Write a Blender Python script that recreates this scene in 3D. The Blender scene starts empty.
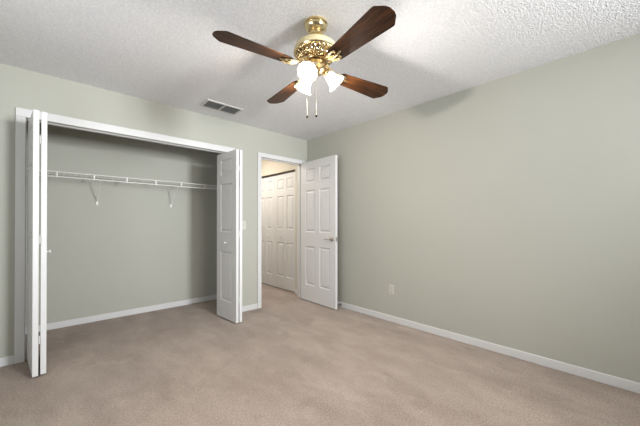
import bpy, bmesh, math, random
from mathutils import Vector, Matrix
random.seed(7)
PI = math.pi
S = bpy.context.scene
COL = S.collection

# ------------------------------------------------------------------ camera
cd = bpy.data.cameras.new('camera')
cam = bpy.data.objects.new('camera', cd); COL.objects.link(cam)
cd.sensor_width = 36.0
cd.lens = 290.83 / 640 * 36
cd.shift_y = (221.75 - 213) / 640
cd.clip_start = 0.02
cam.location = (-2.9285, -3.4588, 1.1527)
cam.rotation_euler = (PI / 2 + 0.00467, 0, -0.74715)
S.camera = cam

# ------------------------------------------------------------------ view, world, large lights
S.view_settings.view_transform = 'Standard'
S.view_settings.look = 'None'
S.view_settings.gamma = 1.0
S.view_settings.use_curve_mapping = False
S.view_settings.exposure = 0.0
w = bpy.data.worlds.new('world'); S.world = w; w.use_nodes = True
w.node_tree.nodes['Background'].inputs[0].default_value = (0.75, 0.87, 1.0, 1)
w.node_tree.nodes['Background'].inputs[1].default_value = 1.2

def area(name, loc, rot, sx, sy, power, col):
    l = bpy.data.lights.new(name, 'AREA'); l.shape = 'RECTANGLE'
    l.size = sx; l.size_y = sy; l.energy = power; l.color = col
    o = bpy.data.objects.new(name, l); COL.objects.link(o)
    o.location = loc; o.rotation_euler = rot
    return o
# added flash-like key and side fill, set in two invented windows off camera
k = area('added_key_light', (-0.98, -5.72, 1.78), (PI / 2, 0, 0.17), 0.56, 1.04, 68, (0.93, 0.97, 1.0))
k.data.spread = math.radians(90)
area('added_side_fill', (-3.84, -2.0, 1.45), (PI / 2, 0, -PI / 2), 1.1, 1.1, 20, (0.93, 0.97, 1.0))
# the hallway's own warm ceiling light
area('hall_light', (-0.80, 1.1, 2.40), (0, 0, 0), 0.25, 0.9, 23, (1.0, 0.93, 0.85))

# ------------------------------------------------------------------ materials
def mat(name, col, rough=0.6, metal=0.0, spec=0.5):
    m = bpy.data.materials.new(name); m.use_nodes = True
    b = m.node_tree.nodes['Principled BSDF']
    b.inputs['Base Color'].default_value = (*col, 1)
    b.inputs['Roughness'].default_value = rough
    b.inputs['Metallic'].default_value = metal
    b.inputs['Specular IOR Level'].default_value = spec
    return m, m.node_tree, b

def noise(nt, scale, detail=4, rough=0.6, vec=None):
    n = nt.nodes.new('ShaderNodeTexNoise')
    n.inputs['Scale'].default_value = scale; n.inputs['Detail'].default_value = detail
    n.inputs['Roughness'].default_value = rough
    if vec is None:
        g = nt.nodes.new('ShaderNodeNewGeometry'); vec = g.outputs['Position']
    nt.links.new(vec, n.inputs['Vector'])
    return n

def ramp(nt, src, stops):
    r = nt.nodes.new('ShaderNodeValToRGB')
    e = r.color_ramp.elements
    e[0].position, e[0].color = stops[0][0], (*stops[0][1], 1)
    e[1].position, e[1].color = stops[-1][0], (*stops[-1][1], 1)
    for p, c in stops[1:-1]:
        k = e.new(p); k.color = (*c, 1)
    nt.links.new(src, r.inputs[0])
    return r

def bump(nt, b, src, strength, dist):
    k = nt.nodes.new('ShaderNodeBump')
    k.inputs['Strength'].default_value = strength; k.inputs['Distance'].default_value = dist
    nt.links.new(src, k.inputs['Height']); nt.links.new(k.outputs[0], b.inputs['Normal'])

def noisy(name, c1, c2, scale, rough, bs, bscale, bd=0.002, spec=0.4):
    m, nt, b = mat(name, c1, rough, 0, spec)
    n = noise(nt, scale)
    r = ramp(nt, n.outputs[0], [(0.3, c1), (0.7, c2)])
    nt.links.new(r.outputs[0], b.inputs['Base Color'])
    bump(nt, b, noise(nt, bscale).outputs[0], bs, bd)
    return m

M_wall = noisy('sage_wall_paint', (0.435, 0.435, 0.385), (0.45, 0.45, 0.40), 1.2, 0.75, 0.12, 140, spec=0.25)
M_hallwall = noisy('hall_wall_paint', (0.60, 0.56, 0.48), (0.62, 0.58, 0.50), 1.2, 0.75, 0.12, 140, spec=0.25)
M_white = noisy('white_semi_gloss_paint', (0.655, 0.655, 0.655), (0.675, 0.675, 0.675), 3, 0.38, 0.05, 90, spec=0.4)
M_vent = noisy('vent_white_metal', (0.62, 0.61, 0.59), (0.66, 0.65, 0.63), 6, 0.5, 0.03, 90)
M_louver, _, _ = mat('louver_grey_enamel', (0.42, 0.42, 0.41), 0.5)
M_ventdark, _, _ = mat('duct_dark', (0.05, 0.05, 0.045), 0.9)
M_wire, _, _ = mat('white_vinyl_wire', (0.78, 0.77, 0.74), 0.4)
M_plate, _, _ = mat('ivory_plastic', (0.57, 0.565, 0.51), 0.35)
M_slot, _, _ = mat('slot_dark', (0.04, 0.04, 0.04), 0.7)
M_nickel, _, _ = mat('satin_nickel', (0.50, 0.46, 0.41), 0.28, 1.0)
M_track, _, _ = mat('bronze_track', (0.10, 0.075, 0.05), 0.5, 0.6)
M_rubber, _, _ = mat('dark_rubber', (0.03, 0.03, 0.03), 0.7)

def m_ceiling():
    m, nt, b = mat('popcorn_ceiling', (0.80, 0.80, 0.82), 0.9, 0, 0.15)
    n = noise(nt, 62, 3, 0.7)
    v = nt.nodes.new('ShaderNodeTexVoronoi'); v.inputs['Scale'].default_value = 105
    g = nt.nodes.new('ShaderNodeNewGeometry'); nt.links.new(g.outputs['Position'], v.inputs['Vector'])
    ma = nt.nodes.new('ShaderNodeMath'); ma.operation = 'SUBTRACT'
    nt.links.new(n.outputs[0], ma.inputs[0])
    mb = nt.nodes.new('ShaderNodeMath'); mb.operation = 'MULTIPLY'; mb.inputs[1].default_value = 0.5
    nt.links.new(v.outputs['Distance'], mb.inputs[0]); nt.links.new(mb.outputs[0], ma.inputs[1])
    n3 = noise(nt, 70, 3, 0.7)
    r = ramp(nt, n3.outputs[0], [(0.38, (0.745, 0.745, 0.765)), (0.62, (0.845, 0.845, 0.865))])
    nt.links.new(r.outputs[0], b.inputs['Base Color'])
    bump(nt, b, ma.outputs[0], 0.75, 0.010)
    return m
M_ceil = m_ceiling()

def m_carpet():
    m, nt, b = mat('beige_carpet', (0.40, 0.32, 0.26), 0.95, 0, 0.1)
    g = nt.nodes.new('ShaderNodeNewGeometry')
    mp = nt.nodes.new('ShaderNodeMapping'); mp.inputs['Scale'].default_value = (1.6, 0.7, 1)
    mp.inputs['Rotation'].default_value = (0, 0, 0.5)
    nt.links.new(g.outputs['Position'], mp.inputs['Vector'])
    n1 = noise(nt, 2.3, 5, 0.65, mp.outputs[0])
    r1 = ramp(nt, n1.outputs[0], [(0.38, (0.325, 0.258, 0.213)), (0.5, (0.365, 0.292, 0.243)), (0.64, (0.41, 0.33, 0.276))])
    n2 = noise(nt, 95, 5, 0.8)
    r2 = ramp(nt, n2.outputs[0], [(0.35, (0.62, 0.62, 0.62)), (0.65, (1.3, 1.3, 1.3))])
    mx = nt.nodes.new('ShaderNodeMix'); mx.data_type = 'RGBA'; mx.blend_type = 'MULTIPLY'
    mx.inputs[0].default_value = 1.0
    # vacuum and foot marks: patches of pile lying different ways
    nd = noise(nt, 1.7, 3, 0.6)
    va = nt.nodes.new('ShaderNodeVectorMath'); va.operation = 'MULTIPLY_ADD'
    va.inputs[1].default_value = (1.5, 1.5, 0); nt.links.new(nd.outputs['Color'], va.inputs[0]); nt.links.new(mp.outputs[0], va.inputs[2])
    vo = nt.nodes.new('ShaderNodeTexVoronoi'); vo.inputs['Scale'].default_value = 3.1
    nt.links.new(va.outputs[0], vo.inputs['Vector'])
    r3 = ramp(nt, vo.outputs['Color'], [(0.1, (0.90, 0.90, 0.90)), (0.9, (1.05, 1.05, 1.05))])
    m3 = nt.nodes.new('ShaderNodeMix'); m3.data_type = 'RGBA'; m3.blend_type = 'MULTIPLY'; m3.inputs[0].default_value = 1.0
    nt.links.new(r1.outputs[0], m3.inputs[6]); nt.links.new(r3.outputs[0], m3.inputs[7])
    nt.links.new(m3.outputs[2], mx.inputs[6]); nt.links.new(r2.outputs[0], mx.inputs[7])
    nt.links.new(mx.outputs[2], b.inputs['Base Color'])
    b.inputs['Sheen Weight'].default_value = 0.15
    bump(nt, b, noise(nt, 170, 4, 0.7).outputs[0], 0.7, 0.008)
    return m
M_carpet = m_carpet()

def m_wood():
    m, nt, b = mat('mahogany_blade', (0.2, 0.06, 0.03), 0.33, 0, 0.5)
    tc = nt.nodes.new('ShaderNodeTexCoord')
    mp = nt.nodes.new('ShaderNodeMapping'); mp.inputs['Scale'].default_value = (1.6, 16, 16)
    nt.links.new(tc.outputs['Object'], mp.inputs['Vector'])
    n = noise(nt, 3.2, 6, 0.65, mp.outputs[0]); n.inputs['Distortion'].default_value = 0.8
    r = ramp(nt, n.outputs[0], [(0.30, (0.007, 0.0025, 0.0012)), (0.5, (0.030, 0.010, 0.003)), (0.70, (0.095, 0.034, 0.008))])
    nt.links.new(r.outputs[0], b.inputs['Base Color'])
    b.inputs['Specular IOR Level'].default_value = 0.2; b.inputs['Roughness'].default_value = 0.42
    return m
M_wood = m_wood()
M_brass, nt, b = mat('polished_brass', (0.80, 0.66, 0.40), 0.20, 1.0)
M_brassdark, _, _ = mat('brass_recess', (0.20, 0.12, 0.045), 0.45, 0.8)
M_band = noisy('pale_brushed_brass', (0.62, 0.52, 0.29), (0.70, 0.60, 0.36), 30, 0.5, 0.25, 220)
M_fob, _, _ = mat('dark_wood_fob', (0.012, 0.008, 0.005), 0.8, 0, 0.1)
M_chain, _, _ = mat('chain_metal', (0.50, 0.46, 0.36), 0.5, 0.3)

def m_shade():
    m, nt, b = mat('frosted_lit_glass', (0.62, 0.60, 0.56), 0.35)
    t = nt.nodes.new('ShaderNodeBsdfTranslucent'); t.inputs[0].default_value = (0.6, 0.53, 0.42, 1)
    mx = nt.nodes.new('ShaderNodeMixShader'); mx.inputs[0].default_value = 0.55
    out = nt.nodes['Material Output']
    b.inputs['Emission Color'].default_value = (1.0, 0.93, 0.86, 1)
    b.inputs['Emission Strength'].default_value = 7.5
    nt.links.new(b.outputs[0], mx.inputs[1]); nt.links.new(t.outputs[0], mx.inputs[2])
    nt.links.new(mx.outputs[0], out.inputs[0])
    return m
M_shade = m_shade()
M_bulb, nt, b = mat('lit_bulb', (1, 1, 1), 0.4)
b.inputs['Emission Color'].default_value = (1.0, 0.93, 0.80, 1)
b.inputs['Emission Strength'].default_value = 5.0

# ------------------------------------------------------------------ helpers
def link(name, bm, m, parent=None, loc=None, rot=None, smooth=False, bevel=0, seg=2):
    me = bpy.data.meshes.new(name)
    bmesh.ops.recalc_face_normals(bm, faces=bm.faces)
    bm.to_mesh(me); bm.free()
    me.materials.append(m)
    if smooth:
        for p in me.polygons: p.use_smooth = True
    o = bpy.data.objects.new(name, me); COL.objects.link(o)
    if smooth:
        md = o.modifiers.new('es', 'EDGE_SPLIT'); md.split_angle = math.radians(40)
    if bevel:
        md = o.modifiers.new('bv', 'BEVEL'); md.width = bevel; md.segments = seg
        md.limit_method = 'ANGLE'; md.angle_limit = math.radians(50)
    if parent: o.parent = parent
    if loc: o.location = loc
    if rot: o.rotation_euler = rot
    return o

def box(bm, x0, x1, y0, y1, z0, z1, mtx=None):
    v = [bm.verts.new(Vector(c)) for c in
         [(x0, y0, z0), (x1, y0, z0), (x1, y1, z0), (x0, y1, z0), (x0, y0, z1), (x1, y0, z1), (x1, y1, z1), (x0, y1, z1)]]
    if mtx:
        for q in v: q.co = mtx @ q.co
    for f in ((0, 3, 2, 1), (4, 5, 6, 7), (0, 1, 5, 4), (1, 2, 6, 5), (2, 3, 7, 6), (3, 0, 4, 7)):
        bm.faces.new([v[i] for i in f])

def boxes(name, m, lst, parent=None, **k):
    bm = bmesh.new()
    for b_ in lst: box(bm, *b_)
    return link(name, bm, m, parent, **k)

def lathe(bm, prof, n=48, mtx=None, rfun=None, cap0=True, cap1=True):
    rings = []
    for i, (r, z) in enumerate(prof):
        ring = []
        for j in range(n):
            a = 2 * PI * j / n
            rr = rfun(r, z, a, i) if rfun else r
            c = Vector((rr * math.cos(a), rr * math.sin(a), z))
            ring.append(bm.verts.new(mtx @ c if mtx else c))
        rings.append(ring)
    for a_, b_ in zip(rings, rings[1:]):
        for j in range(n):
            bm.faces.new((a_[j], a_[(j + 1) % n], b_[(j + 1) % n], b_[j]))
    if cap0: bm.faces.new(rings[0][::-1])
    if cap1: bm.faces.new(rings[-1])

def tube(bm, pts, r, n=8):
    pts = [Vector(p) for p in pts]
    rings = []
    for i, p in enumerate(pts):
        t = (pts[min(i + 1, len(pts) - 1)] - pts[max(i - 1, 0)]).normalized()
        u = t.cross(Vector((0, 0, 1)))
        if u.length < 1e-3: u = t.cross(Vector((1, 0, 0)))
        u.normalize(); v = t.cross(u)
        rr = r[i] if isinstance(r, (list, tuple)) else r
        rings.append([bm.verts.new(p + (u * math.cos(2 * PI * j / n) + v * math.sin(2 * PI * j / n)) * rr) for j in range(n)])
    for a_, b_ in zip(rings, rings[1:]):
        for j in range(n):
            bm.faces.new((a_[j], a_[(j + 1) % n], b_[(j + 1) % n], b_[j]))
    bm.faces.new(rings[0][::-1]); bm.faces.new(rings[-1])

def empty(name, loc, rz=0, parent=None):
    o = bpy.data.objects.new(name, None); COL.objects.link(o)
    o.location = loc; o.rotation_euler = (0, 0, rz); o.empty_display_size = 0.05
    if parent: o.parent = parent
    return o

def tag(o, label=None, cat=None, group=None, kind=None):
    if label: o['label'] = label
    if cat: o['category'] = cat
    if group: o['group'] = group
    if kind: o['kind'] = kind
    return o
def struct(o, label, cat):
    return tag(o, label, cat, kind='structure')

# ------------------------------------------------------------------ room shell
H = 2.44
XL, YF = -3.90, -5.80           # left wall, wall behind the camera
T = 0.115                       # thickness of the closet wall
CX0, CX1, CH = -3.083, -1.270, 2.036     # closet opening
DX0, DX1, DH = -0.822, -0.098, 2.055     # doorway
CD = 0.84                       # closet back wall
HX0, HY1 = -0.94, 2.60          # hallway

struct(boxes('floor', M_carpet, [(XL - .1, .1, YF - .1, HY1 + .1, -0.05, 0)]),
       'beige cut-pile carpet running through room, closet and hallway', 'floor')
struct(boxes('ceiling', M_ceil, [(XL - .1, .1, YF - .1, HY1 + .1, H, H + .05)]),
       'white popcorn textured ceiling', 'ceiling')
struct(boxes('wall_back', M_wall, [
    (XL, CX0 - .012, 0, T, 0, H), (CX0 - .012, CX1 + .012, 0, T, CH + .012, H), (CX1 + .012, DX0 - .012, 0, T, 0, H),
    (DX0 - .012, DX1 + .012, 0, T, DH + .012, H), (DX1 + .012, 0, 0, T, 0, H)]),
    'sage green wall holding the closet opening and the doorway', 'wall')
struct(boxes('wall_right', M_wall, [(0, .1, YF, T, 0, H)]), 'long plain sage green wall on the right', 'wall')
wx0, wx1, wz0, wz1 = -1.30, -0.66, 1.22, 2.34
struct(boxes('wall_front', M_wall, [(XL, wx0, YF - .1, YF, 0, H), (wx1, 0, YF - .1, YF, 0, H),
    (wx0, wx1, YF - .1, YF, 0, wz0), (wx0, wx1, YF - .1, YF, wz1, H)]), 'sage green wall behind the camera with an opening for the added key light', 'wall')
vy0, vy1, vz0, vz1 = -2.62, -1.38, 0.83, 2.07
struct(boxes('wall_left', M_wall, [(XL - .1, XL, YF, vy0, 0, H), (XL - .1, XL, vy1, T, 0, H),
    (XL - .1, XL, vy0, vy1, 0, vz0), (XL - .1, XL, vy0, vy1, vz1, H)]), 'sage green wall outside the frame on the left with an opening for the added fill light', 'wall')
# closet interior
struct(boxes('wall_closet_back', M_wall, [(-3.50, HX0 - .02, CD, CD + .1, 0, H)]), 'sage green back wall inside the closet', 'wall')
struct(boxes('wall_closet_left', M_wall, [(-3.50, -3.40, T, CD, 0, H)]), 'left side wall inside the closet', 'wall')
struct(boxes('wall_closet_right', M_wall, [(HX0 - .1, HX0 - .02, T, CD, 0, H)]), 'right side wall inside the closet', 'wall')
# hallway
struct(boxes('wall_hall_left', M_hallwall, [(HX0 - .02, HX0, T, HY1, 0, H)]), 'cream left wall of the hallway', 'wall')
struct(boxes('wall_hall_end', M_hallwall, [(HX0, 0.1, HY1, HY1 + .1, 0, H)]), 'cream end wall of the hallway', 'wall')
hy0, hy1, hz = 0.30, 1.56, 2.035
struct(boxes('wall_hall_right', M_hallwall, [(0, .1, T, hy0, 0, H), (0, .1, hy1, HY1, 0, H), (0, .1, hy0, hy1, hz, H)]),
       'cream hallway wall with a closet opening', 'wall')
struct(boxes('wall_hall_closet', M_hallwall, [(.60, .70, hy0 - .1, hy1 + .1, 0, H), (.1, .6, hy0 - .1, hy0, 0, H), (.1, .6, hy1, hy1 + .1, 0, H)]),
       'cream inner walls of the hallway closet behind its doors', 'wall')

# invented windows out of frame, built around the added key and fill lights
def window(name, x0, x1, z0, z1, y, rz, label):
    # local frame: x along the wall, y outward
    w_ = x1 - x0; h_ = z1 - z0
    bm = bmesh.new()
    f = .045
    box(bm, 0, w_, .02, .08, 0, f); box(bm, 0, w_, .02, .08, h_ - f, h_)
    box(bm, 0, f, .02, .08, f, h_ - f); box(bm, w_ - f, w_, .02, .08, f, h_ - f)
    box(bm, f, w_ - f, .03, .07, h_ / 2 - .02, h_ / 2 + .02)
    o = link(name, bm, M_white, bevel=.003)
    struct(o, label, 'window')
    return o
M_glass, nt, b = mat('added_window_glass', (1, 1, 1), 0.02); b.inputs['Transmission Weight'].default_value = 1.0
wo = window('added_window_1', wx0, wx1, wz0, wz1, YF, 0, 'invented white framed window around the added key light behind the camera')
wo.location = (wx1, YF - .01, wz0); wo.rotation_euler = (0, 0, PI)
boxes('glass_pane', M_glass, [(.04, wx1 - wx0 - .04, .048, .052, .04, wz1 - wz0 - .04)], wo)
wo = window('added_window_2', vy0, vy1, vz0, vz1, 0, 0, 'invented white framed window around the added fill light left of the camera')
wo.location = (XL - .01, vy0, vz0); wo.rotation_euler = (0, 0, PI / 2)
boxes('glass_pane', M_glass, [(.04, vy1 - vy0 - .04, .048, .052, .04, vz1 - vz0 - .04)], wo)

# baseboards
BH, BT = 0.072, 0.013
def baseboard(name, segs, label):
    bm = bmesh.new()
    for s in segs: box(bm, *s, 0, BH)
    return struct(link(name, bm, M_white, bevel=.005), label, 'baseboard')
baseboard('baseboard_right', [(-BT, 0, YF, 0)], 'white baseboard along the long right wall')
baseboard('baseboard_back', [(XL, -3.143, -BT, 0), (-1.212, -.880, -BT, 0), (-.040, 0, -BT, 0)], 'white baseboard along the closet wall')
baseboard('baseboard_left', [(XL, XL + BT, YF, 0)], 'white baseboard along the left wall')
baseboard('baseboard_front', [(XL, 0, YF, YF + BT)], 'white baseboard behind the camera')
baseboard('baseboard_closet', [(-3.40, HX0-.1, CD - BT, CD), (-3.40, -3.40 + BT, T, CD), (HX0 - .1 - BT, HX0 - .1, T, CD)], 'white baseboard inside the closet')
baseboard('baseboard_hall', [(-BT, 0, T + .02, hy0), (-BT, 0, hy1, HY1), (HX0, HX0 + BT, T, HY1)], 'white baseboard along the hallway')

# casings and jambs
def casing(name, x0, x1, h, cw, label, hall=False, head=None):
    bm = bmesh.new()
    ct = .016
    sides = [(-ct, 0)] + ([(T, T + ct)] if hall else [])
    for ya, yb in sides:
        box(bm, x0 - cw, x0, ya, yb, 0, h)
        box(bm, x1, x1 + cw, ya, yb, 0, h)
        box(bm, x0 - cw, x1 + cw, ya, yb, h, h + (head or cw))
    j = .012
    box(bm, x0 - j, x0, 0, T, 0, h); box(bm, x1, x1 + j, 0, T, 0, h)
    box(bm, x0 - j, x1 + j, 0, T, h, h + j)
    o = link(name, bm, M_white, bevel=.004)
    return struct(o, label, 'trim')
casing('trim_1', CX0, CX1, CH, .060, 'white casing and jamb around the closet opening', head=.070)
tr = casing('trim_2', DX0, DX1, DH, .058, 'white casing and jamb around the doorway', hall=True)
boxes('door_stop_strip', M_white, [(DX0, DX0 + .01, .045, .08, 0, DH), (DX1 - .01, DX1, .045, .08, 0, DH), (DX0, DX1, .045, .08, DH - .01, DH)], tr)
tk = boxes('trim_3', M_white, [(CX0 + .01, CX1 - .01, .048, .066, CH - .005, CH)])
struct(tk, 'slim white bifold track under the closet header', 'track')

# ------------------------------------------------------------------ moulded panel doors
def moulded_slab(bm, W, Ht, th, cols, rows):
    """slab from x 0..W, z 0..Ht, y -th/2..th/2 with moulded raised panels on both faces"""
    xs = [0]; pc = []
    for a, b_ in cols: xs += [a, b_]
    xs.append(W)
    zs = [0]
    for a, b_ in rows: zs += [a, b_]
    zs.append(Ht)
    for s in (-1, 1):
        y = s * th / 2
        def quad(p):
            vs = [bm.verts.new(q) for q in p]
            bm.faces.new(vs if s < 0 else vs[::-1])
        for i in range(len(xs) - 1):
            for k in range(len(zs) - 1):
                x0, x1, z0, z1 = xs[i], xs[i + 1], zs[k], zs[k + 1]
                if i % 2 == 1 and k % 2 == 1:
                    rings = [(0, 0), (.008, .012), (.018, .012), (.040, .002)]
                    R = []
                    for ins, dep in rings:
                        yy = y - s * dep
                        R.append([(x0 + ins, yy, z0 + ins), (x1 - ins, yy, z0 + ins), (x1 - ins, yy, z1 - ins), (x0 + ins, yy, z1 - ins)])
                    for a, b_ in zip(R, R[1:]):
                        for q in range(4):
                            quad([a[q], a[(q + 1) % 4], b_[(q + 1) % 4], b_[q]])
                    quad(R[-1])
                else:
                    quad([(x0, y, z0), (x1, y, z0), (x1, y, z1), (x0, y, z1)])
    t = th / 2
    for i in range(len(xs) - 1):
        for z in (0, Ht):
            vs = [bm.verts.new(q) for q in [(xs[i], -t, z), (xs[i + 1], -t, z), (xs[i + 1], t, z), (xs[i], t, z)]]
            bm.faces.new(vs)
    for k in range(len(zs) - 1):
        for x in (0, W):
            vs = [bm.verts.new(q) for q in [(x, -t, zs[k]), (x, t, zs[k]), (x, t, zs[k + 1]), (x, -t, zs[k + 1])]]
            bm.faces.new(vs)
    bmesh.ops.remove_doubles(bm, verts=bm.verts, dist=1e-5)

def knob_mesh(r=.016, L=.028):
    bm = bmesh.new()
    lathe(bm, [(r * .45, 0), (r * .42, L * .35), (r * .8, L * .5), (r, L * .72), (r * .85, L * .92), (r * .4, L)], 20)
    return bm

ROWS = [(.21, .80), (1.03, 1.61), (1.72, 1.905)]
def leaf(name, W, Ht, th, cols, parent=None, loc=(0, 0, 0), rz=0, rows=ROWS):
    bm = bmesh.new(); moulded_slab(bm, W, Ht, th, cols, rows)
    return link(name, bm, M_white, parent, loc, (0, 0, rz), bevel=.0015, seg=1)

BW, BTH, BHt = .455, .033, 1.982
def bifold(name, fold_a, piv_a, fold_b, lead_b, knob_side, label):
    """fold_a/piv_a: pivot leaf centre line ends; fold_b/lead_b: leading leaf ends (plan)"""
    root = empty(name, (piv_a[0], piv_a[1], 0))
    struct(root, label, 'bifold door')
    def put(fr, to):
        d = Vector(to) - Vector(fr)
        return leaf('door_leaf', d.length, BHt, BTH, [(.095, d.length - .095)], root,
                    (fr[0] - piv_a[0], fr[1] - piv_a[1], .014), math.atan2(d.y, d.x)), d
    la, da = put(piv_a, fold_a)
    lb, db = put(lead_b, fold_b)
    k = link('knob', knob_mesh(), M_white, lb, (db.length / 2, knob_side * BTH / 2, .905), (-knob_side * PI / 2, 0, 0), smooth=True)
    for z in (.25, 1.0, 1.75):      # hinges at the fold
        bm = bmesh.new(); lathe(bm, [(.004, 0), (.004, .06)], 10)
        mx = (fold_a[0] + fold_b[0]) / 2 - piv_a[0]; my = (fold_a[1] + fold_b[1]) / 2 - piv_a[1]
        link('hinge', bm, M_vent, root, (mx, my - .003, z), smooth=True)
    for (p, n_) in ((piv_a, 'top_pivot'), (lead_b, 'top_pivot')):
        bm = bmesh.new(); lathe(bm, [(.005, 0), (.005, .022)], 10)
        d = (Vector(fold_a) - Vector(piv_a)) if p is piv_a else db
        q = Vector(p) + d.normalized() * .02
        link(n_, bm, M_nickel, root, (q.x - piv_a[0], q.y - piv_a[1], BHt + .013), smooth=True)
    return root
bifold('door_2', (-3.009, -.440), (-3.058, .040), (-2.9655, -.425), (-2.974, .030), 1,
       'white folding closet door standing open at the left side of the closet')
bifold('door_3', (-1.321, -.385), (-1.292, .070), (-1.3635, -.385), (-1.394, .070), -1,
       'white folding closet door standing open at the right side of the closet')

# bedroom door, hinged at the right jamb, standing open against the right wall
HPx, HPy = -.124, -.030
dv = Vector((-.152, -.783)) - Vector((HPx, HPy))
LW = dv.length
door = leaf('door_1', LW, 2.045, .035, [(.110, LW / 2 - .050), (LW / 2 + .050, LW - .110)], None, (HPx, HPy, .012), math.atan2(dv.y, dv.x), rows=[(.235, .80), (1.01, 1.62), (1.735, 1.935)])
struct(door, 'white six panel door swung open against the right wall', 'door')
def lever(side):
    bm = bmesh.new()
    R = Matrix.Rotation(-side * PI / 2, 4, 'X')
    lathe(bm, [(.031, 0), (.031, .005), (.026, .009), (.011, .012), (.010, .040), (.013, .045), (.013, .055), (.006, .058)], 28, R)
    o = link('door_lever', bm, M_nickel, door, (LW - .065, side * .0175, .925), smooth=True)
    bm = bmesh.new()
    tube(bm, [(0, side * .048, 0), (-.03, side * .050, .001), (-.07, side * .048, .003), (-.105, side * .042, 0)], [.009, .008, .007, .006], 10)
    link('handle', bm, M_nickel, o, smooth=True)
lever(-1); lever(1)
boxes('latch_plate', M_nickel, [(LW - .001, LW + .0015, -.012, .012, .895, .955), (LW, LW + .008, -.006, .006, .917, .933)], door)
for z in (.2, 1.0, 1.82):
    bm = bmesh.new(); lathe(bm, [(.006, 0), (.006, .09)], 12)
    link('hinge', bm, M_nickel, door, (-.006, .020, z), smooth=True)

# hallway closet: bifold doors with two leaves each two columns wide
for (ya, yb, num, lab) in ((hy0 + .004, .934, 4, 'white hallway closet door nearest the bedroom doorway'),
                           (.938, hy1 - .004, 5, 'white hallway closet door farther along the hallway')):
    Wd = yb - ya
    d = leaf('door_%d' % num, Wd, 1.985, .032, [(.085, Wd / 2 - .045), (Wd / 2 + .045, Wd - .085)], None, (.045, ya, .014), PI / 2)
    struct(d, lab, 'door')
    link('knob', knob_mesh(), M_white, d, ((Wd - .20) if num == 4 else .22, .016, .905), (-PI / 2, 0, 0), smooth=True)
struct(boxes('trim_4', M_track, [(.030, .060, hy0, hy1, hz - .018, hz)]), 'dark metal track above the hallway closet doors', 'track')

# ------------------------------------------------------------------ ceiling fan
FX, FY = -1.680, -2.070
fan = empty('ceiling_fan', (FX, FY, H))
tag(fan, 'brass ceiling fan with four dark wood blades and three lit glass shades', 'ceiling fan')
bm = bmesh.new()
lathe(bm, [(.072, 0), (.077, -.006), (.076, -.013), (.068, -.018), (.072, -.026), (.070, -.036), (.058, -.050), (.046, -.058), (.034, -.062)], 48)
link('canopy', bm, M_brass, fan, smooth=True)
bm = bmesh.new()
lathe(bm, [(.032, -.058), (.040, -.066), (.050, -.078), (.050, -.086), (.038, -.094), (.032, -.102), (.034, -.125), (.05, -.145)], 40)
link('neck', bm, M_brass, fan, smooth=True)
bm = bmesh.new()
lathe(bm, [(.045, -.130), (.095, -.138), (.120, -.146), (.131, -.156), (.136, -.168), (.137, -.182), (.133, -.190)], 64)
mh = link('motor_housing', bm, M_band, fan, smooth=True)
bm = bmesh.new()
lathe(bm, [(.133, -.188), (.141, -.191), (.143, -.197), (.139, -.203), (.126, -.206)], 64)
link('rim', bm, M_brass, mh, smooth=True)
bm = bmesh.new()
lathe(bm, [(.126, -.203), (.118, -.222), (.098, -.238), (.070, -.250), (.050, -.256)], 64)
link('lower_housing', bm, M_brassdark, fan, smooth=True)
# openwork scroll band on the lower housing: ring of upright ovals and a bead row
bm = bmesh.new()
n = 26
for k in range(n):
    a = 2 * PI * k / n
    c = Vector((.123 * math.cos(a), .123 * math.sin(a), -.219))
    out = Vector((math.cos(a), math.sin(a), 0)); tan = Vector((-out.y, out.x, 0))
    up = (Vector((0, 0, 1)) * .80 + out * .60).normalized()
    pts = [c + tan * (.0115 * math.cos(t)) + up * (.0175 * math.sin(t)) for t in [2 * PI * i / 12 for i in range(13)]]
    tube(bm, pts, .0028, 6)
m2 = 20
for k in range(m2):
    a = 2 * PI * (k + .5) / m2
    c = Vector((.092 * math.cos(a), .092 * math.sin(a), -.243))
    out = Vector((math.cos(a), math.sin(a), 0)); tan = Vector((-out.y, out.x, 0))
    up = (Vector((0, 0, 1)) * .45 + out * .9).normalized()
    pts = [c + tan * (.011 * math.cos(t)) + up * (.012 * math.sin(t)) for t in [2 * PI * i / 10 for i in range(11)]]
    tube(bm, pts, .0026, 6)
for rr, zz in ((.110, -.2335), (.074, -.2525)):
    tube(bm, [(rr * math.cos(2 * PI * i / 48), rr * math.sin(2 * PI * i / 48), zz) for i in range(49)], .0032, 6)
link('scroll_band', bm, M_brass, fan, smooth=True)
bm = bmesh.new()
lathe(bm, [(.050, -.250), (.058, -.256), (.058, -.262), (.046, -.268), (.046, -.300), (.056, -.306), (.058, -.314), (.046, -.324), (.028, -.334), (.012, -.340), (.010, -.350), (.004, -.355)], 40)
lk = link('light_kit', bm, M_brass, fan, smooth=True)

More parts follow.
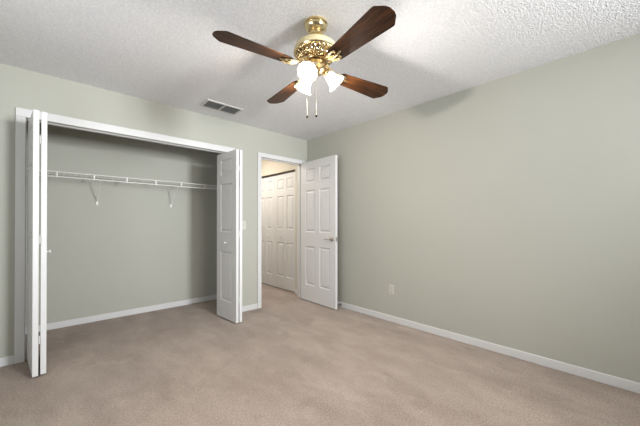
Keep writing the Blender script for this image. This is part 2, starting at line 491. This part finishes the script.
# blades
BZ = -.300      # blade plane below the ceiling
BR0, BR1 = .185, .640
def blade_outline():
    w0, w1 = .052, .077
    pts = [(BR0, -w0 * .80), (BR0 + .02, -w0)]
    pts += [(BR1 - .060, -w1), (BR1 - .048, -w1 * .97), (BR1 - .010, -w1 * .50), (BR1, -w1 * .22)]
    pts += [(x, -y) for x, y in pts[::-1]]
    return pts
PITCH = math.radians(-11)
blade0 = None
base_az = math.degrees(6.13854 + PI)
for k in range(4):
    az = math.radians(base_az + 90 * k)
    if blade0 is None:
        bm = bmesh.new()
        o2 = blade_outline()
        lo = [bm.verts.new((x, y, -.003)) for x, y in o2]
        hi = [bm.verts.new((x, y, .003)) for x, y in o2]
        bm.faces.new(lo[::-1]); bm.faces.new(hi)
        for i in range(len(o2)):
            j = (i + 1) % len(o2)
            bm.faces.new((lo[i], lo[j], hi[j], hi[i]))
        blade0 = link('blade', bm, M_wood, fan, bevel=.0015, seg=1)
        # brass bracket: curved arm from the motor to a scrolled plate screwed under the blade
        bm = bmesh.new()
        tube(bm, [(.085, .012, .052), (.115, .012, .030), (.145, .020, .004), (.180, .030, -.007), (.215, .034, -.007), (.235, .026, -.007)], [.009, .008, .007, .006, .005, .004], 8)
        tube(bm, [(.085, -.012, .052), (.115, -.012, .030), (.145, -.020, .004), (.180, -.030, -.007), (.215, -.034, -.007), (.235, -.026, -.007)], [.009, .008, .007, .006, .005, .004], 8)
        tube(bm, [(.145, 0, .006), (.185, 0, -.006), (.250, 0, -.007), (.262, 0, -.006)], [.010, .009, .006, .003], 8)
        for yy in (-.017, .017):
            tube(bm, [(.205 + .014 * math.cos(2 * PI * i / 12), yy + .014 * math.sin(2 * PI * i / 12), -.007) for i in range(13)], .004, 6)
        for xx, yy in ((.20, .0), (.228, -.02), (.228, .02)):
            lathe(bm, [(.006, -.004), (.006, -.009), (.003, -.011)], 10, Matrix.Translation((xx, yy, 0)))
        br = link('blade_bracket', bm, M_brass, blade0, smooth=True)
        bl = blade0
    else:
        bl = blade0.copy(); COL.objects.link(bl); bl.parent = fan
        b2 = br.copy(); COL.objects.link(b2); b2.parent = bl
    bl.location = (0, 0, BZ)
    bl.rotation_mode = 'XYZ'
    bl.rotation_euler = (PITCH, 0, az)

# lamps: three bell shades on short curved arms
cam_az = math.atan2(-3.4588 - FY, -2.9285 - FX)
TILT = math.radians(47)
for k, off in enumerate((-21, 99, 219)):
    az = cam_az + math.radians(off)
    out = Vector((math.cos(az), math.sin(az), 0))
    axis = (out * math.cos(TILT) - Vector((0, 0, 1)) * math.sin(TILT)).normalized()
    neck = out * .070 + Vector((0, 0, -.310))
    bm = bmesh.new()
    tube(bm, [out * .040 + Vector((0, 0, -.316)), out * .052 + Vector((0, 0, -.304)), out * .062 + Vector((0, 0, -.303)), neck], [.009, .008, .008, .010], 10)
    rot = Vector((0, 0, 1)).rotation_difference(axis).to_matrix().to_4x4()
    arm = link('lamp_arm', bm, M_brass, lk, smooth=True)
    mt = Matrix.Translation(neck) @ rot
    bm = bmesh.new()
    lathe(bm, [(.010, -.010), (.024, -.004), (.029, .006), (.029, .018), (.026, .022)], 28, mt)
    link('socket_cup', bm, M_brass, arm, smooth=True)
    prof = [(.026, .008), (.028, .022), (.033, .036), (.036, .050), (.038, .064), (.043, .080), (.052, .094), (.061, .102),
            (.058, .102), (.049, .094), (.040, .080), (.035, .064), (.033, .050), (.030, .036), (.025, .022), (.022, .010)]
    def rf(r, z, a, i):
        t = max(0, (z - .06) / .045)
        return r * (1 + .035 * t * math.cos(12 * a))
    bm = bmesh.new()
    lathe(bm, prof, 72, mt, rf, cap0=False, cap1=False)
    sh = link('lamp_shade', bm, M_shade, fan, smooth=True)
    bm = bmesh.new()
    lathe(bm, [(.011, .012), (.012, .028), (.020, .042), (.024, .055), (.022, .068), (.013, .077), (.003, .080)], 24, mt)
    link('light_bulb', bm, M_bulb, sh, smooth=True)
    l = bpy.data.lights.new('bulb_light', 'POINT'); l.energy = 25.0; l.color = (1.0, .93, .84); l.shadow_soft_size = .018
    lo_ = bpy.data.objects.new('bulb_light', l); COL.objects.link(lo_)
    lo_.location = Vector((FX, FY, H)) + neck + axis * .100

rv = Vector((math.cos(-.74715), math.sin(-.74715), 0))
for lat, zt, zb in ((-.055, -.325, -.592), (.004, -.350, -.586)):
    bm = bmesh.new()
    z = zt
    tube(bm, [(0, 0, zt), (0, 0, zb)], .0009, 6)
    while z > zb:
        lathe(bm, [(.0005, z), (.0016, z - .0016), (.0005, z - .0032)], 6, cap0=False, cap1=False)
        z -= .006
    c = link('pull_chain', bm, M_chain, fan, tuple(rv * lat), smooth=True)
    bm = bmesh.new()
    lathe(bm, [(.002, zb), (.005, zb - .004), (.0065, zb - .010), (.006, zb - .016), (.003, zb - .021)], 14)
    link('fob', bm, M_fob, c, smooth=True)

# ------------------------------------------------------------------ ceiling vent
vent = empty('ceiling_vent', (-1.535, -.355, H), 0)
tag(vent, 'white rectangular air vent in the ceiling above the closet', 'vent')
a, b_ = .205, .112
bm = bmesh.new()
for s in (-1, 1):
    box(bm, -a, a, s * b_ - (s > 0) * .024, s * b_ + (s < 0) * .024, -.010, 0)
    box(bm, s * a - (s > 0) * .024, s * a + (s < 0) * .024, -b_ + .024, b_ - .024, -.010, 0)
box(bm, -.009, .009, -b_ + .024, b_ - .024, -.009, -.001)
link('frame', bm, M_vent, vent, bevel=.003)
boxes('duct_backing', M_ventdark, [(-a + .02, a - .02, -b_ + .02, b_ - .02, -.002, -.0005)], vent)
for sx in (-1, 1):
    for k in range(9):
        y = -b_ + .034 + k * (2 * b_ - .068) / 8
        bm = bmesh.new()
        box(bm, sx * .096 - .085, sx * .096 + .085, -.0075, .0075, -.0006, .0006, Matrix.Rotation(math.radians(38), 4, 'X'))
        link('louver', bm, M_louver, vent, (0, y, -.0068))

# ------------------------------------------------------------------ wire closet shelf
shf = empty('wire_shelf', (-2.30, CD, 1.672))
tag(shf, 'white wire shelf with hanging lip across the closet back wall', 'shelf')
x0, x1 = -3.395 + 2.30, -1.045 + 2.30
bm = bmesh.new()
for (yy, zz, r) in ((-.300, .006, .0050), (-.300, -.044, .0055), (-.150, .000, .003), (-.006, .000, .003)):
    tube(bm, [(x0, yy, zz), (x1, yy, zz)], r, 8)
link('rail_wires', bm, M_wire, shf, smooth=True)
bm = bmesh.new()
x = x0 + .012
while x < x1:
    tube(bm, [(x, -.006, .004), (x, -.296, .008)], .0016, 5)
    x += .0254
link('deck_wires', bm, M_wire, shf, smooth=True)
for X in (-3.18, -2.882, -2.581, -2.279, -1.979, -1.680, -1.381, -1.082):
    boxes('lip_clip', M_wire, [(X + 2.30 - .006, X + 2.30 + .006, -.3055, -.2945, -.050, .010)], shf, bevel=.002)
for X in (-2.528, -1.726):
    bx = X + 2.30
    bm = bmesh.new()
    tube(bm, [(bx, -.298, -.040), (bx, -.30, -.050), (bx, -.012, -.262), (bx, -.006, -.285)], .0042, 8)
    br_ = link('support_brace', bm, M_wire, shf, smooth=True)
    bm = bmesh.new()
    box(bm, bx - .012, bx + .012, -.012, 0, -.305, -.262)
    link('brace_foot', bm, M_wire, br_, bevel=.004)
for X in (-3.0, -2.75, -2.15, -1.95, -1.5):
    boxes('wall_clip', M_wire, [(X + 2.30 - .007, X + 2.30 + .007, -.014, 0, -.008, .010)], shf, bevel=.002)
for sx, X in ((1, x0 - .005), (-1, x1 + .005)):
    boxes('end_bracket', M_wire, [(min(X, X + sx * .010), max(X, X + sx * .010), -.318, -.280, -.055, .015)], shf, bevel=.003)

# ------------------------------------------------------------------ outlet, switch, door stop
out = empty('wall_outlet', (0, -1.532, .376))
tag(out, 'off white electrical outlet plate low on the right wall', 'outlet')
boxes('cover_plate', M_plate, [(-.006, 0, -.035, .035, -.0575, .0575)], out, bevel=.003)
for s in (-1, 1):
    r_ = boxes('receptacle', M_plate, [(-.0085, -.005, -.017, .017, s * .0205 - .0145, s * .0205 + .0145)], out, bevel=.003)
    boxes('slot', M_slot, [(-.0089, -.008, -.009, -.006, s * .0205 - .003, s * .0205 + .007), (-.0089, -.008, .006, .009, s * .0205 - .003, s * .0205 + .007),
                           (-.0089, -.008, -.0025, .0025, s * .0205 - .011, s * .0205 - .006)], r_)
sw = empty('light_switch', (-1.085, 0, 1.125))
tag(sw, 'off white light switch plate beside the open folding closet door', 'switch')
boxes('cover_plate', M_plate, [(-.035, .035, -.006, 0, -.0575, .0575)], sw, bevel=.003)
boxes('toggle', M_plate, [(-.005, .005, -.016, -.005, -.004, .012)], sw, bevel=.002)
ds = empty('door_stop', (-BT, -.735, .045))
tag(ds, 'small spring door stop with dark tip on the baseboard behind the open door', 'door stop')
bm = bmesh.new()
R = Matrix.Rotation(-PI / 2, 4, 'Y')
prof = [(.010, 0), (.010, .004)]
for i in range(20): prof.append((.0062 if i % 2 else .0048, .005 + i * .0026))
lathe(bm, prof, 14, R)
link('spring', bm, M_track, ds, smooth=True)
bm = bmesh.new()
lathe(bm, [(.007, .054), (.009, .058), (.009, .070), (.006, .074)], 14, R)
link('rubber_tip', bm, M_rubber, ds, smooth=True)
